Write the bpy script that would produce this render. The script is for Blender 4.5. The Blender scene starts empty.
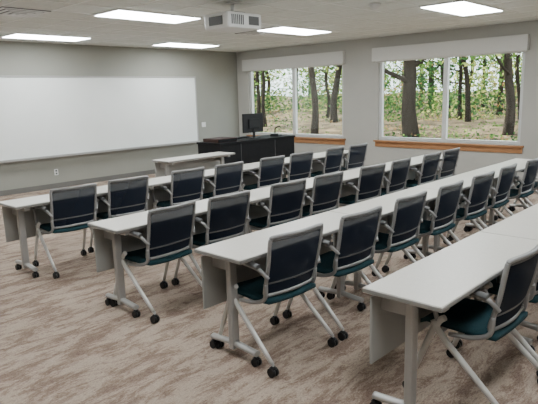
import bpy, bmesh, math, random
from mathutils import Vector, Matrix
random.seed(7)
scene=bpy.context.scene
COL=scene.collection

# ---------------- room dimensions ----------------
XW=10.08; YW=10.59; CEIL=2.822; XL=-1.3; YR=-1.7

# ---------------- materials ----------------
def mat(name,color,rough=.6,metal=0.,var=0.,vscale=20.,bump=0.,bscale=200.,spec=.5,stretch=(1,1,1)):
    m=bpy.data.materials.new(name); m.use_nodes=True
    nt=m.node_tree; b=nt.nodes['Principled BSDF']
    b.inputs['Base Color'].default_value=(*color,1); b.inputs['Roughness'].default_value=rough
    b.inputs['Metallic'].default_value=metal; b.inputs['Specular IOR Level'].default_value=spec
    tc=nt.nodes.new('ShaderNodeTexCoord'); mp=nt.nodes.new('ShaderNodeMapping'); mp.inputs['Scale'].default_value=stretch
    nt.links.new(tc.outputs['Object'],mp.inputs[0])
    if var>0:
        n=nt.nodes.new('ShaderNodeTexNoise'); n.inputs['Scale'].default_value=vscale; n.inputs['Detail'].default_value=4
        r=nt.nodes.new('ShaderNodeValToRGB'); e=r.color_ramp.elements
        e[0].position=.3;e[1].position=.7
        e[0].color=(*[c*(1-var) for c in color],1); e[1].color=(*[min(1,c*(1+var)) for c in color],1)
        nt.links.new(mp.outputs[0],n.inputs['Vector']); nt.links.new(n.outputs['Fac'],r.inputs[0]); nt.links.new(r.outputs[0],b.inputs['Base Color'])
    if bump>0:
        n2=nt.nodes.new('ShaderNodeTexNoise'); n2.inputs['Scale'].default_value=bscale
        bp=nt.nodes.new('ShaderNodeBump'); bp.inputs['Strength'].default_value=bump; bp.inputs['Distance'].default_value=.01
        nt.links.new(mp.outputs[0],n2.inputs['Vector']); nt.links.new(n2.outputs['Fac'],bp.inputs['Height']); nt.links.new(bp.outputs[0],b.inputs['Normal'])
    return m
def emis(name,color,s):
    m=bpy.data.materials.new(name); m.use_nodes=True; b=m.node_tree.nodes['Principled BSDF']
    b.inputs['Base Color'].default_value=(*color,1); b.inputs['Emission Color'].default_value=(*color,1); b.inputs['Emission Strength'].default_value=s
    return m
M_wallA=mat('wall_greige_dark',(.285,.283,.250),.85,var=.03,vscale=2)  # front wall, set darker than the other walls
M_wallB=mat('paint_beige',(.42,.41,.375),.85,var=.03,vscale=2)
M_ceil=mat('acoustic_tile',(.66,.68,.65),.95,var=.05,vscale=25)
M_grid=mat('ceiling_tbar',(.76,.77,.75),.5)
M_base=mat('vinyl_base',(.14,.135,.125),.6)
M_alu=mat('window_frame_alu',(.58,.59,.58),.4,.1)
M_shade=mat('shade_cassette',(.62,.61,.58),.6)
M_wood=mat('sill_wood',(.36,.17,.07),.45,var=.25,vscale=6,stretch=(12,1,12))
M_lens=emis('troffer_lens',(.93,.98,1.),25.)
M_white=mat('white_enamel',(.68,.68,.67),.4)
M_board=mat('whiteboard_surface',(.80,.82,.80),.25,var=.02,vscale=1.5)
M_silver=mat('silver_paint',(.38,.37,.355),.38,.35)
M_leg=mat('light_silver_leg',(.58,.565,.54),.38,.2)
M_frame=mat('chair_frame_grey',(.27,.265,.26),.4,.3)
M_dsil=mat('grey_plastic',(.09,.09,.09),.45)
M_black=mat('black_plastic',(.008,.008,.009),.5,spec=.3)
M_desk=mat('black_laminate',(.006,.006,.007),.7,var=.2,vscale=10,spec=.2)
M_walnut=mat('walnut_laminate',(.035,.016,.012),.6,var=.3,vscale=5,stretch=(1,8,1),spec=.25)
M_top=mat('table_laminate',(.58,.555,.505),.36,var=.05,vscale=90)
M_edge=mat('table_edge_band',(.22,.21,.195),.5)
M_panel=mat('modesty_panel',(.31,.305,.285),.55)
M_seat=mat('seat_teal_fabric',(.014,.045,.055),.9,var=.2,vscale=150,bump=.4,bscale=400,spec=.2)
M_screen=mat('monitor_screen',(.05,.07,.09),.15)
M_bark=mat('bark',(.030,.023,.018),.95,var=.4,vscale=6,bump=1,bscale=20,stretch=(1,1,.2),spec=.1)
def mesh_mat():
    m=bpy.data.materials.new('mesh_navy'); m.use_nodes=True; nt=m.node_tree; b=nt.nodes['Principled BSDF']
    b.inputs['Base Color'].default_value=(.008,.012,.022,1); b.inputs['Roughness'].default_value=.85; b.inputs['Specular IOR Level'].default_value=.15
    o=nt.nodes['Material Output']; t=nt.nodes.new('ShaderNodeBsdfTransparent'); mx=nt.nodes.new('ShaderNodeMixShader'); mx.inputs[0].default_value=.94
    nt.links.new(t.outputs[0],mx.inputs[1]); nt.links.new(b.outputs[0],mx.inputs[2]); nt.links.new(mx.outputs[0],o.inputs[0]); return m
M_mesh=mesh_mat()
def glass_mat():
    m=bpy.data.materials.new('window_glass'); m.use_nodes=True; nt=m.node_tree; nt.nodes.remove(nt.nodes['Principled BSDF'])
    o=nt.nodes['Material Output']; t=nt.nodes.new('ShaderNodeBsdfTransparent'); t.inputs[0].default_value=(.93,.96,.94,1)
    g=nt.nodes.new('ShaderNodeBsdfGlossy'); g.inputs['Roughness'].default_value=.02
    mx=nt.nodes.new('ShaderNodeMixShader'); mx.inputs[0].default_value=.04
    nt.links.new(t.outputs[0],mx.inputs[1]); nt.links.new(g.outputs[0],mx.inputs[2]); nt.links.new(mx.outputs[0],o.inputs[0]); return m
M_glass=glass_mat()
def carpet_mat():
    m=bpy.data.materials.new('carpet_streaked'); m.use_nodes=True; nt=m.node_tree; b=nt.nodes['Principled BSDF']; b.inputs['Roughness'].default_value=1; b.inputs['Specular IOR Level'].default_value=.1
    tc=nt.nodes.new('ShaderNodeTexCoord')
    def noise(sc,scale,det,rough,loc=(0,0,0),dist=0.):
        mp=nt.nodes.new('ShaderNodeMapping'); mp.inputs['Scale'].default_value=sc; mp.inputs['Location'].default_value=loc
        n=nt.nodes.new('ShaderNodeTexNoise'); n.inputs['Scale'].default_value=scale; n.inputs['Detail'].default_value=det; n.inputs['Roughness'].default_value=rough; n.inputs['Distortion'].default_value=dist
        nt.links.new(tc.outputs['Object'],mp.inputs[0]); nt.links.new(mp.outputs[0],n.inputs['Vector']); return n.outputs['Fac']
    def ramp(f,p0,p1,c0,c1):
        r=nt.nodes.new('ShaderNodeValToRGB'); e=r.color_ramp.elements; e[0].position=p0;e[1].position=p1;e[0].color=(*c0,1);e[1].color=(*c1,1)
        nt.links.new(f,r.inputs[0]); return r.outputs[0]
    def mix(f,a,bb,mode='MIX'):
        x=nt.nodes.new('ShaderNodeMix'); x.data_type='RGBA'; x.blend_type=mode
        if isinstance(f,float): x.inputs[0].default_value=f
        else: nt.links.new(f,x.inputs[0])
        nt.links.new(a,x.inputs[6]); nt.links.new(bb,x.inputs[7]); return x.outputs[2]
    streak=noise((1.4,4.4,1),1.8,9,.8,dist=.4); fine=noise((8,18,1),6,6,.85,(3,1,0)); grain=noise((1,1,1),130,2,.5)
    a=ramp(streak,.46,.56,(0,0,0),(1,1,1))
    light=ramp(fine,.38,.62,(.32,.245,.19),(.49,.40,.325)); dark=ramp(fine,.38,.62,(.135,.085,.065),(.32,.235,.185))
    m1=mix(a,light,dark)
    g=ramp(grain,.3,.7,(.75,.75,.75),(1.,1.,1.))
    out=mix(1.,m1,g,'MULTIPLY'); nt.links.new(out,b.inputs['Base Color'])
    bp=nt.nodes.new('ShaderNodeBump'); bp.inputs['Strength'].default_value=.5; bp.inputs['Distance'].default_value=.005
    nt.links.new(grain,bp.inputs['Height']); nt.links.new(bp.outputs[0],b.inputs['Normal']); return m
M_carpet=carpet_mat()
def leaf_mat(name,c1,c2):
    m=bpy.data.materials.new(name); m.use_nodes=True; nt=m.node_tree; nt.nodes.remove(nt.nodes['Principled BSDF']); o=nt.nodes['Material Output']
    tc=nt.nodes.new('ShaderNodeTexCoord'); n=nt.nodes.new('ShaderNodeTexNoise'); n.inputs['Scale'].default_value=.9; n.inputs['Detail'].default_value=5; n.inputs['Roughness'].default_value=.7
    r=nt.nodes.new('ShaderNodeValToRGB'); e=r.color_ramp.elements; e[0].position=.38;e[1].position=.62;e[0].color=(*c1,1);e[1].color=(*c2,1)
    nt.links.new(tc.outputs['Object'],n.inputs['Vector']); nt.links.new(n.outputs['Fac'],r.inputs[0])
    d=nt.nodes.new('ShaderNodeBsdfDiffuse'); t=nt.nodes.new('ShaderNodeBsdfTranslucent'); mx=nt.nodes.new('ShaderNodeMixShader'); mx.inputs[0].default_value=.55
    nt.links.new(r.outputs[0],d.inputs[0]); nt.links.new(r.outputs[0],t.inputs[0]); nt.links.new(d.outputs[0],mx.inputs[1]); nt.links.new(t.outputs[0],mx.inputs[2]); nt.links.new(mx.outputs[0],o.inputs[0]); return m
LEAF=[leaf_mat('leaf_green',(.06,.14,.035),(.21,.36,.09)),leaf_mat('leaf_dark',(.015,.05,.02),(.06,.15,.05)),
      leaf_mat('leaf_yellow',(.24,.33,.08),(.56,.56,.20)),leaf_mat('leaf_orange',(.28,.14,.06),(.46,.31,.15))]
M_ground=mat('leaf_litter',(.105,.078,.05),1,var=.65,vscale=1.2,bump=.6,bscale=8,spec=.1)

# ---------------- mesh helpers ----------------
class B:
    def __init__(s): s.bm=bmesh.new(); s.mats=[]
    def mi(s,m):
        if m not in s.mats: s.mats.append(m)
        return s.mats.index(m)
    def box(s,x0,x1,y0,y1,z0,z1,m,bev=0.,rot=None):
        i=s.mi(m)
        r=bmesh.ops.create_cube(s.bm,size=1.); vs=r['verts']
        for v in vs: v.co=Vector((x0+(v.co.x+.5)*(x1-x0),y0+(v.co.y+.5)*(y1-y0),z0+(v.co.z+.5)*(z1-z0)))
        fs=set(f for v in vs for f in v.link_faces)
        for f in fs: f.material_index=i
        if bev>0:
            es=list(set(e for v in vs for e in v.link_edges))
            rr=bmesh.ops.bevel(s.bm,geom=es,offset=bev,segments=2,affect='EDGES',profile=.5)
            for f in rr['faces']: f.material_index=i
    def tube(s,pts,r,m,seg=8,closed=False,sx=1.,smooth=True,sub=0,radii=None):
        i=s.mi(m); P=[Vector(p) for p in pts]
        if sub>0:
            Q=[];n=len(P); RR=[]
            rng=range(n if closed else n-1)
            for k in rng:
                a=P[(k-1)%n] if (closed or k>0) else P[k]; b=P[k]; c=P[(k+1)%n]; d=P[(k+2)%n] if (closed or k+2<n) else c
                for j in range(sub):
                    t=j/sub
                    Q.append(.5*((2*b)+(c-a)*t+(2*a-5*b+4*c-d)*t*t+(3*b-a-3*c+d)*t**3))
                    if radii: RR.append(radii[k]*(1-t)+radii[(k+1)%n]*t)
            if not closed:
                Q.append(P[-1]); 
                if radii: RR.append(radii[-1])
            P=Q; radii=RR if radii else None
        n=len(P); rings=[]
        up=None
        for k in range(n):
            t=(P[(k+1)%n]-P[(k-1)%n]) if closed else (P[min(k+1,n-1)]-P[max(k-1,0)])
            t.normalize()
            if up is None:
                up=Vector((1,0,0)) if abs(t.x)<.8 else Vector((0,0,1))
            u=(up-t*up.dot(t)); 
            if u.length<1e-4: u=t.orthogonal()
            u.normalize(); up=u; w=t.cross(u)
            rr=radii[k] if radii else r
            rings.append([s.bm.verts.new(P[k]+rr*(sx*math.cos(2*math.pi*j/seg)*u+math.sin(2*math.pi*j/seg)*w)) for j in range(seg)])
        for k in range(n if closed else n-1):
            A=rings[k];C=rings[(k+1)%n]
            for j in range(seg):
                try:
                    f=s.bm.faces.new((A[j],A[(j+1)%seg],C[(j+1)%seg],C[j])); f.material_index=i; f.smooth=smooth
                except ValueError: pass
        if not closed:
            for R in (rings[0][::-1],rings[-1]):
                f=s.bm.faces.new(R); f.material_index=i
    def cyl(s,p0,p1,r,m,seg=16): s.tube([p0,p1],r,m,seg)
    def grid(s,fn,nu,nv,m,thick=0.):
        i=s.mi(m); V=[[s.bm.verts.new(fn(a/nu,b/nv)) for b in range(nv+1)] for a in range(nu+1)]
        for a in range(nu):
            for b in range(nv):
                f=s.bm.faces.new((V[a][b],V[a+1][b],V[a+1][b+1],V[a][b+1])); f.material_index=i; f.smooth=True
    def done(s,name,loc=(0,0,0),rz=0.,parent=None):
        bmesh.ops.recalc_face_normals(s.bm,faces=s.bm.faces)
        me=bpy.data.meshes.new(name); s.bm.to_mesh(me); s.bm.free()
        for m in s.mats: me.materials.append(m)
        return place(name,me,loc,rz,parent)
def place(name,me,loc=(0,0,0),rz=0.,parent=None):
    o=bpy.data.objects.new(name,me); o.location=loc; o.rotation_euler=(0,0,rz); COL.objects.link(o)
    if parent: o.parent=parent
    return o

# ---------------- shell ----------------
b=B(); b.box(XL-.2,XW+.2,YR-.2,YW+.2,-.15,0,M_carpet); b.done('floor')
b=B(); b.box(XL-.2,XW+.25,YR-.2,YW+.2,CEIL,CEIL+.25,M_ceil); ceiling=b.done('ceiling')
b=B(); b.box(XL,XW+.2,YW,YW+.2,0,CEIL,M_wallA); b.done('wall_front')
b=B(); b.box(XL,XW+.2,YR-.2,YR,0,CEIL,M_wallB); b.done('wall_rear')
b=B(); b.box(XL-.2,XL,YR-.2,YW+.2,0,CEIL,M_wallB); b.done('wall_left')
WIN=[(7.23,10.2),(3.42,6.34),(-.40,2.53)]; ZS=.71; ZH=2.5
b=B(); X0,X1=XW,XW+.2
b.box(X0,X1,YR,YW,0,ZS,M_wallB); b.box(X0,X1,YR,YW,ZH,CEIL,M_wallB)
for a,c in ((10.2,YW),(6.34,7.23),(2.53,3.42),(YR,-.40)): b.box(X0,X1,a,c,ZS,ZH,M_wallB)
b.done('wall_right')
b=B(); b.box(XL,XW,YW-.012,YW,0,.1,M_base); b.done('baseboard_front')
b=B(); b.box(XW-.012,XW,YR,YW-.012,0,.1,M_base); b.done('baseboard_right')
b=B(); b.box(XL,XL+.012,YR,YW-.012,0,.1,M_base); b.done('baseboard_left')
b=B(); b.box(XL+.012,XW-.012,YR,YR+.012,0,.1,M_base); b.done('baseboard_rear')
b=B()
x=3.97-.61*8
while x<XW:
    if x>XL: b.box(x-.012,x+.012,YR,YW,CEIL-.005,CEIL,M_grid)
    x+=.61
y=6.195-.61*12
while y<YW:
    if y>YR: b.box(XL,XW,y-.012,y+.012,CEIL-.006,CEIL,M_grid)
    y+=.61
b.done('ceiling_grid',parent=ceiling)
for k,(a,c) in enumerate(WIN):
    b=B(); fx0,fx1=XW+.05,XW+.13; fw=.065; mid=(a+c)/2
    b.box(fx0,fx1,a,c,ZS,ZS+fw,M_alu,.004); b.box(fx0,fx1,a,c,ZH-fw,ZH,M_alu,.004)
    b.box(fx0,fx1,a,a+fw,ZS+fw,ZH-fw,M_alu,.004); b.box(fx0,fx1,c-fw,c,ZS+fw,ZH-fw,M_alu,.004); b.box(fx0,fx1,mid-.045,mid+.045,ZS+fw,ZH-fw,M_alu,.004)
    b.box(XW+.092,XW+.098,a+fw,mid-.045,ZS+fw,ZH-fw,M_glass); b.box(XW+.092,XW+.098,mid+.045,c-fw,ZS+fw,ZH-fw,M_glass)
    b.done('window_%d'%(k+1))
    b=B(); b.box(XW-.101,XW-.001,a-.06,c+.1,2.33,2.60,M_shade,.008); b.cyl((XW-.04,a-.02,2.322),(XW-.04,c+.04,2.322),.014,M_shade); b.done('roller_shade')
    b=B(); b.box(XW-.07,XW+.045,a-.07,c+.07,ZS-.035,ZS,M_wood,.006); b.box(XW-.022,XW,a-.05,c+.05,ZS-.14,ZS-.035,M_wood,.003); b.done('trim_%d'%(k+1))

# troffers
b=B(); w,l=.62,1.34
b.box(-l/2,l/2,-w/2,w/2,-.012,.006,M_white,.003)
b.box(-l/2+.02,l/2-.02,-w/2+.02,-.010,-.02,-.011,M_lens); b.box(-l/2+.02,l/2-.02,.010,w/2-.02,-.02,-.011,M_lens)
tro=b.done('ceiling_light',(4.58,6.5,CEIL-.008)).data
for X in (1.53,4.58,7.63):
    for Y in (9.55,6.5,3.45,.4):
        if (X,Y)!=(4.58,6.5): place('ceiling_light',tro,(X,Y,CEIL-.008))
b=B()
for k,s in enumerate((.295,.22,.145,.07)):
    z=-.004-.006*k
    for (x0,x1,y0,y1) in ((-s,s,-s,-s+.045),(-s,s,s-.045,s),(-s,-s+.045,-s+.045,s-.045),(s-.045,s,-s+.045,s-.045)): b.box(x0,x1,y0,y1,z-.004,z+.002,M_white)
b.box(-.295,.295,-.295,.295,-.001,.006,M_dsil)
dif=b.done('air_diffuser',(7.325,7.11,CEIL-.014)).data
place('air_diffuser',dif,(3.055,7.11,CEIL-.014))
b=B(); b.tube([(0,0,.04),(0,0,.02),(0,0,-.0),(0,0,-.03)],.07,M_white,20,radii=[.075,.075,.068,.035]); b.done('smoke_detector',(6.27,4.0,CEIL-.046))

# projector
b=B()
b.cyl((0,0,.10),(0,0,.21),.025,M_white); b.cyl((0,0,.20),(0,0,.214),.09,M_white,20); b.box(-.12,.12,-.1,.1,.085,.108,M_dsil,.004)
b.box(-.28,.28,-.22,.22,-.10,.085,M_white,.03); b.cyl((.10,.21,-.005),(.10,.265,-.005),.06,M_black,20); b.cyl((.10,.215,-.005),(.10,.242,-.005),.075,M_dsil,20)
for k in range(7): b.box(-.23+.03*k,-.215+.03*k,-.224,-.219,-.06,.05,M_dsil)
b.box(.05,.22,-.224,-.219,-.055,.045,M_dsil); b.box(-.284,-.279,-.12,.12,-.06,.04,M_dsil)
b.done('ceiling_projector',(4.77,5.05,CEIL-.222),0.)

# whiteboard
b=B(); x0,x1,z0,z1=3.73,8.63,.66,2.17; Y=YW-.002
b.box(x0,x1,Y-.02,Y,z0,z1,M_board)
for q in ((x0-.03,x1+.03,z1,z1+.035),(x0-.03,x1+.03,z0-.035,z0),(x0-.03,x0,z0,z1),(x1,x1+.03,z0,z1)): b.box(q[0],q[1],Y-.03,Y,q[2],q[3],M_silver)
b.box(x0,x1,Y-.11,Y-.03,z0-.035,z0-.015,M_silver,.004); b.box(x0,x1,Y-.115,Y-.105,z0-.035,z0+.0,M_silver)
b.done('whiteboard')
b=B(); b.box(-.06,.06,-.015,0,-.06,.06,M_white,.004); b.box(-.012,.012,-.021,-.014,-.03,.03,M_white); b.done('light_switch',(8.86,YW,1.04))
b=B(); b.box(-.04,.04,-.01,0,-.06,.06,M_white,.004); b.box(-.018,.018,-.013,-.009,-.045,-.01,M_dsil); b.box(-.018,.018,-.013,-.009,.01,.045,M_dsil)
b.done('wall_outlet',(4.97,YW,.32))

# ---------------- tables ----------------
def build_table(L,D,name,loc):
    b=B()
    b.box(0,L,0,D,.71,.74,M_top,.005)
    b.box(-.003,L+.003,-.003,D+.003,.714,.735,M_edge,.003)
    b.box(.02,L-.02,D-.045,D-.03,.32,.69,M_panel,.004)
    for x in (.12,L-.12):
        b.box(x-.033,x+.033,D*.5-.022,D*.5+.022,.06,.69,M_silver,.01)
        b.box(x-.03,x+.03,.03,D-.03,.675,.71,M_silver,.006)
        b.tube([(x,0.0,.085),(x,.08,.09),(x,D*.5,.10),(x,D-.08,.09),(x,D,.085)],.02,M_silver,10,sx=1.3,sub=4)
        b.box(x-.012,x+.012,D*.5+.02,D-.03,.60,.69,M_silver)
        for y in (.01,D-.01): caster(b,x,y,.027)
    b.box(.15,L-.15,D*.5-.02,D*.5+.02,.675,.705,M_silver)
    return b.done(name,loc)
def caster(b,x,y,r,skew=0.,stem=.09):
    for dx in (-.014,.014): b.cyl((x+dx-.009,y,r),(x+dx+.009,y,r),r,M_black,16)
    b.cyl((x-.006,y,r),(x+.006,y,r),r*.7,M_dsil,10)
    b.tube([(x,y-.018,r+.018),(x,y,r+.034),(x,y+.018,r+.018)],.012,M_black,8,sx=1.4)
    b.cyl((x,y,r+.02),(x,y,stem),.009,M_silver,8)
D=.43; L=1.44; P=1.448
ROWX=[2.04,2.12,2.17,2.24]; ROWY=[5.27,3.62,2.32,1.06]
tab=None
for i in range(4):
    for k in range(4):
        loc=(ROWX[i]+k*P,ROWY[i],0)
        if tab is None: tab=build_table(L,D,'training_table',loc).data
        else: place('training_table',tab,loc)
place('training_table',tab,(5.10,7.0,0))

# ---------------- chair ----------------
def build_chair():
    b=B(); W=.235
    def bp(u,v):
        z=.475+.395*v; y=-.175-.085*v-.01*math.sin(v*math.pi)-.03*(1-u*u)*1.0+.015
        return Vector((u*(W-.012*(1-v)),y,z))
    pts=[(-.86,0),(0,0),(.86,0),(.96,.03),(1,.10),(1,.5),(1,.90),(.965,.97),(.88,1),(0,1),(-.88,1),(-.965,.97),(-1,.90),(-1,.5),(-1,.10),(-.96,.03)]
    b.tube([bp(*p) for p in pts],.0135,M_frame,8,closed=True,sub=4)
    b.grid(lambda u,v: bp((u*2-1)*.97,.02+v*.96),10,8,M_mesh)
    b.tube([bp(u,.955)+Vector((0,.004,0)) for u in (-.93,-.5,0,.5,.93)],.012,M_dsil,8,sub=3)
    b.tube([bp(u,.22)+Vector((0,.008,0)) for u in (-.98,-.5,0,.5,.98)],.011,M_dsil,8,sub=3)
    def seat(u,v,top=True):
        x=(u*2-1); y=-.20+.44*v
        hw=.225*(1-.06*v)
        z=.455+.012*x*x-(.025 if v>.92 else 0)-.006*math.sin(v*3)
        return Vector((x*hw*(1-.05*max(0,abs(v*2-1)-.8)*5*.6),y,z if top else z-.04))
    n=10
    i=b.mi(M_seat); VT=[[b.bm.verts.new(seat(a/n,c/n)-Vector((0,0,.014 if a in(0,n) or c in(0,n) else 0))) for c in range(n+1)] for a in range(n+1)]
    VB=[[b.bm.verts.new(seat(a/n,c/n,False)) for c in range(n+1)] for a in range(n+1)]
    for a in range(n):
        for c in range(n):
            for V,ii in ((VT,i),(VB,b.mi(M_dsil))):
                f=b.bm.faces.new((V[a][c],V[a+1][c],V[a+1][c+1],V[a][c+1])); f.material_index=ii; f.smooth=True
    for a in range(n):
        for (p,q) in (((a,0),(a+1,0)),((a,n),(a+1,n)),((0,a),(0,a+1)),((n,a),(n,a+1))):
            f=b.bm.faces.new((VT[p[0]][p[1]],VT[q[0]][q[1]],VB[q[0]][q[1]],VB[p[0]][p[1]])); f.material_index=i; f.smooth=True
    b.tube([(-.20,-.0,.405),(.20,0,.405)],.014,M_silver); b.tube([(-.26,.10,.40),(.26,.10,.40)],.013,M_silver); 
    for s in (-1,1):
        b.tube([(s*.262,.13,.47),(s*.268,.06,.38),(s*.285,-.28,.085)],.0165,M_leg,10,sx=.8,sub=4,radii=[.018,.020,.016])
        b.tube([(s*.262,.06,.50),(s*.262,.12,.43),(s*.268,.26,.085)],.0165,M_leg,10,sx=.8,sub=4,radii=[.017,.020,.016])
        b.tube([(s*.232,-.215,.60),(s*.262,-.17,.655),(s*.272,-.08,.675),(s*.272,.06,.67),(s*.27,.125,.635),(s*.266,.13,.56),(s*.262,.10,.46)],.013,M_frame,10,sub=5)
        b.tube([(s*.270,-.17,.677),(s*.274,-.08,.688),(s*.274,.05,.684),(s*.272,.12,.655)],.016,M_dsil,10,sx=1.5,sub=4)
        b.tube([(s*.228,-.185,.56),(s*.225,-.17,.46),(s*.23,-.08,.415),(s*.255,.04,.41)],.014,M_frame,8,sub=4)
        caster(b,s*.285,-.29,.03); caster(b,s*.268,.27,.03)
    return b.done('nesting_chair')
ch=build_chair(); chm=ch.data; bpy.data.objects.remove(ch)
CX=[2.54,2.50,2.56,2.93]
PAIR=[(.04,-.04),(.04,-.05),(0,-.03),(0,-.03)]
for i in range(4):
    for k in range(8):
        x=CX[i]+k*(.724 if i<3 else .70)+PAIR[i][k%2]
        place('nesting_chair',chm,(x,ROWY[i]-.135+.24+random.uniform(-.02,.02),0),math.radians(random.uniform(-4,4)))

# ---------------- instructor desk ----------------
b=B(); H=.84
b.box(0,2.2,0,.7,H-.04,H,M_desk,.005); b.box(.02,2.18,.02,.05,0,H-.04,M_desk); b.box(.02,.05,.05,.68,0,H-.04,M_desk); b.box(2.15,2.18,.05,.68,0,H-.04,M_desk); b.box(1.55,1.58,.05,.68,0,H-.04,M_desk)
b.box(1.58,2.15,.60,.64,.05,.74,M_desk); b.box(.55,.57,.05,.68,0,H-.04,M_desk)
for x in (.57,1.56): b.box(x-.004,x+.004,.016,.021,.02,H-.05,M_dsil)
b.done('instructor_desk',(6.9,7.8,0))
b=B(); b.box(0,.5,0,.45,0,.07,M_walnut,.006); b.box(.01,.49,-.004,.001,.01,.06,M_desk); b.done('desk_riser',(6.95,7.9,H+.001))
b=B()
b.box(-.12,.12,-.09,.09,0,.015,M_black,.004); b.box(-.025,.025,.01,.04,.01,.30,M_black,.004)
b.box(-.29,.29,-.02,.02,.12,.51,M_black,.008); b.box(-.275,.275,-.024,-.0195,.14,.495,M_screen); b.box(-.15,.15,.02,.045,.2,.4,M_black,.01)
b.done('computer_monitor',(8.10,8.1,H+.001),math.radians(180))
b=B(); b.box(-.11,.11,-.1,.1,0,.03,M_black,.01); b.box(-.10,-.05,-.09,.09,.03,.05,M_black,.01); b.box(-.03,.09,-.01,.08,.03,.055,M_dsil,.006)
b.tube([(.06,.05,.03),(.06,.05,.14),(.05,0,.19),(.03,-.08,.20)],.014,M_black,8,sub=4); b.done('document_camera',(8.75,8.05,H+.001),.3)
b=B(); b.box(-.22,.22,-.07,.07,0,.02,M_black,.005)
for r in range(4):
    for c in range(12): b.box(-.205+.034*c,-.178+.034*c,-.055+.028*r,-.033+.028*r,.02,.027,M_dsil)
b.done('computer_keyboard',(8.0,8.40,H+.001))

# ---------------- exterior ----------------
def gz(x,y):
    t=min(1,max(0,(x-11)/18)); t=t*t*(3-2*t)
    return -.45+.70*t+.30*math.sin(x*.21+1)*math.sin(y*.3)*t+max(0,(x-35))*.015
b=B(); i=b.mi(M_ground); NX,NY=60,70
V=[[b.bm.verts.new((XW+.22+a*1.6,-35+c*2.2,gz(XW+.22+a*1.6,-35+c*2.2)+random.uniform(-.04,.04))) for c in range(NY+1)] for a in range(NX+1)]
for a in range(NX):
    for c in range(NY):
        f=b.bm.faces.new((V[a][c],V[a+1][c],V[a+1][c+1],V[a][c+1])); f.smooth=True
b.done('ground')
def leaves(b,c,rad,n,m,size=.12,flat=.7):
    i=b.mi(m)
    for _ in range(n):
        d=Vector((random.gauss(0,1),random.gauss(0,1),random.gauss(0,flat)));
        p=Vector(c)+d*rad*.5
        a=Vector((random.gauss(0,1),random.gauss(0,1),random.gauss(0,1))).normalized(); q=a.orthogonal().normalized(); s=size*random.uniform(.6,1.5)
        vs=[b.bm.verts.new(p+a*s),b.bm.verts.new(p+q*s*.6),b.bm.verts.new(p-a*s),b.bm.verts.new(p-q*s*.6)]
        f=b.bm.faces.new(vs); f.material_index=i
def tree(x,y,r,h,name='tree',fol=6,low=2.2):
    b=B(); z0=gz(x,y)-.2; lean=Vector((random.uniform(-.08,.08),random.uniform(-.08,.08),1))
    pts=[Vector((0,0,z0))+lean*t+Vector((random.uniform(-.12,.12),random.uniform(-.12,.12),0))*(t>0) for t in [h*k/7 for k in range(8)]]
    b.tube(pts,r,M_bark,10,sub=3,radii=[r*1.35]+[r*(1-.09*k) for k in range(7)])
    for k in range(7):
        s=random.uniform(.22,.9); p=pts[0].lerp(pts[-1],s); an=random.uniform(0,6.28); ln=random.uniform(1,2.8)
        e=p+Vector((math.cos(an)*ln,math.sin(an)*ln,ln*random.uniform(.3,.9)))
        b.tube([p,p.lerp(e,.5)+Vector((0,0,-.15)),e],r*.3,M_bark,6,sub=3,radii=[r*.42,r*.28,r*.12])
        if fol: leaves(b,e,1.4,80,random.choice(LEAF[:3]))
    for k in range(fol):
        an=random.uniform(0,6.28); q=random.uniform(.5,2.8)
        leaves(b,(math.cos(an)*q,math.sin(an)*q,z0+random.uniform(low,h)),1.8,120,random.choice(LEAF[:3]))
    b.done(name,(x,y,0))
for (x,y,r) in ((20,11.0,.28),(22,7.96,.17),(19,15.2,.15),(24,17.8,.18),(22,21,.10),(26,11.3,.12),(25,24.5,.12),(23,5.4,.15),(27,20.6,.1),(28,12.6,.1),(27,9.2,.09)):
    tree(x,y,r,9,fol=5,low=3.0)
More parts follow.
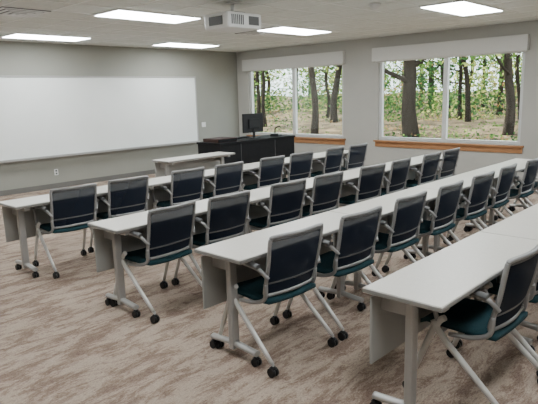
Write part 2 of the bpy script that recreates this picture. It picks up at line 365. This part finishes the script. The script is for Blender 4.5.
for k in range(30):
    x=random.uniform(28,56); y=x*random.uniform(.12,1.15)
    tree(x,y,random.uniform(.1,.24),10,fol=6,low=1.6)
b=B()
for k in range(190):
    x=random.uniform(29,56); y=x*random.uniform(.08,1.2)
    z=gz(x,y)+random.uniform(.2,4.2)
    leaves(b,(x,y,z),2.0,85,random.choices(LEAF,[4,4,4,.8])[0],.13)
for k in range(140):
    x=random.uniform(27,36); y=x*random.uniform(.08,1.2)
    leaves(b,(x,y,gz(x,y)+random.uniform(.3,1.1)),1.5,85,random.choices(LEAF,[4,6,2,.8])[0],.10)
for k in range(170):
    x=random.uniform(17,30); y=x*random.uniform(.05,1.25)
    leaves(b,(x,y,gz(x,y)+.05),1.3,40,random.choices(LEAF,[4,5,.8,2])[0],.06,.12)
b.done('understory_shrubs')

# ---------------- light ----------------
w=bpy.data.worlds.new('sky'); scene.world=w; w.use_nodes=True; nt=w.node_tree; bg=nt.nodes['Background']
bg.inputs[0].default_value=(.82,.91,1.,1); bg.inputs[1].default_value=5.5
sd=bpy.data.lights.new('sun','SUN'); sd.energy=28; sd.angle=.01; sd.color=(1,.94,.82)
so=bpy.data.objects.new('sun',sd); COL.objects.link(so); so.rotation_euler=Vector((-.06,-.62,-.78)).to_track_quat('-Z','Y').to_euler()

# ---------------- camera ----------------
ya=math.radians(43.559); th=math.radians(11.072); ro=math.radians(1.671)
R=Vector((math.sin(ya),-math.cos(ya),0)); Fh=Vector((math.cos(ya),math.sin(ya),0))
Fw=Fh*math.cos(th)-Vector((0,0,1))*math.sin(th); U=Vector((0,0,1))*math.cos(th)+Fh*math.sin(th)
R2=R*math.cos(ro)-U*math.sin(ro); U2=R*math.sin(ro)+U*math.cos(ro)
cd=bpy.data.cameras.new('camera'); cam=bpy.data.objects.new('camera',cd); COL.objects.link(cam)
m=Matrix((R2,U2,-Fw)).transposed().to_4x4(); m.translation=Vector((0,0,1.715)); cam.matrix_world=m
cd.sensor_width=36; cd.sensor_fit='HORIZONTAL'; cd.lens=546.7*36/538; cd.clip_end=300
scene.camera=cam
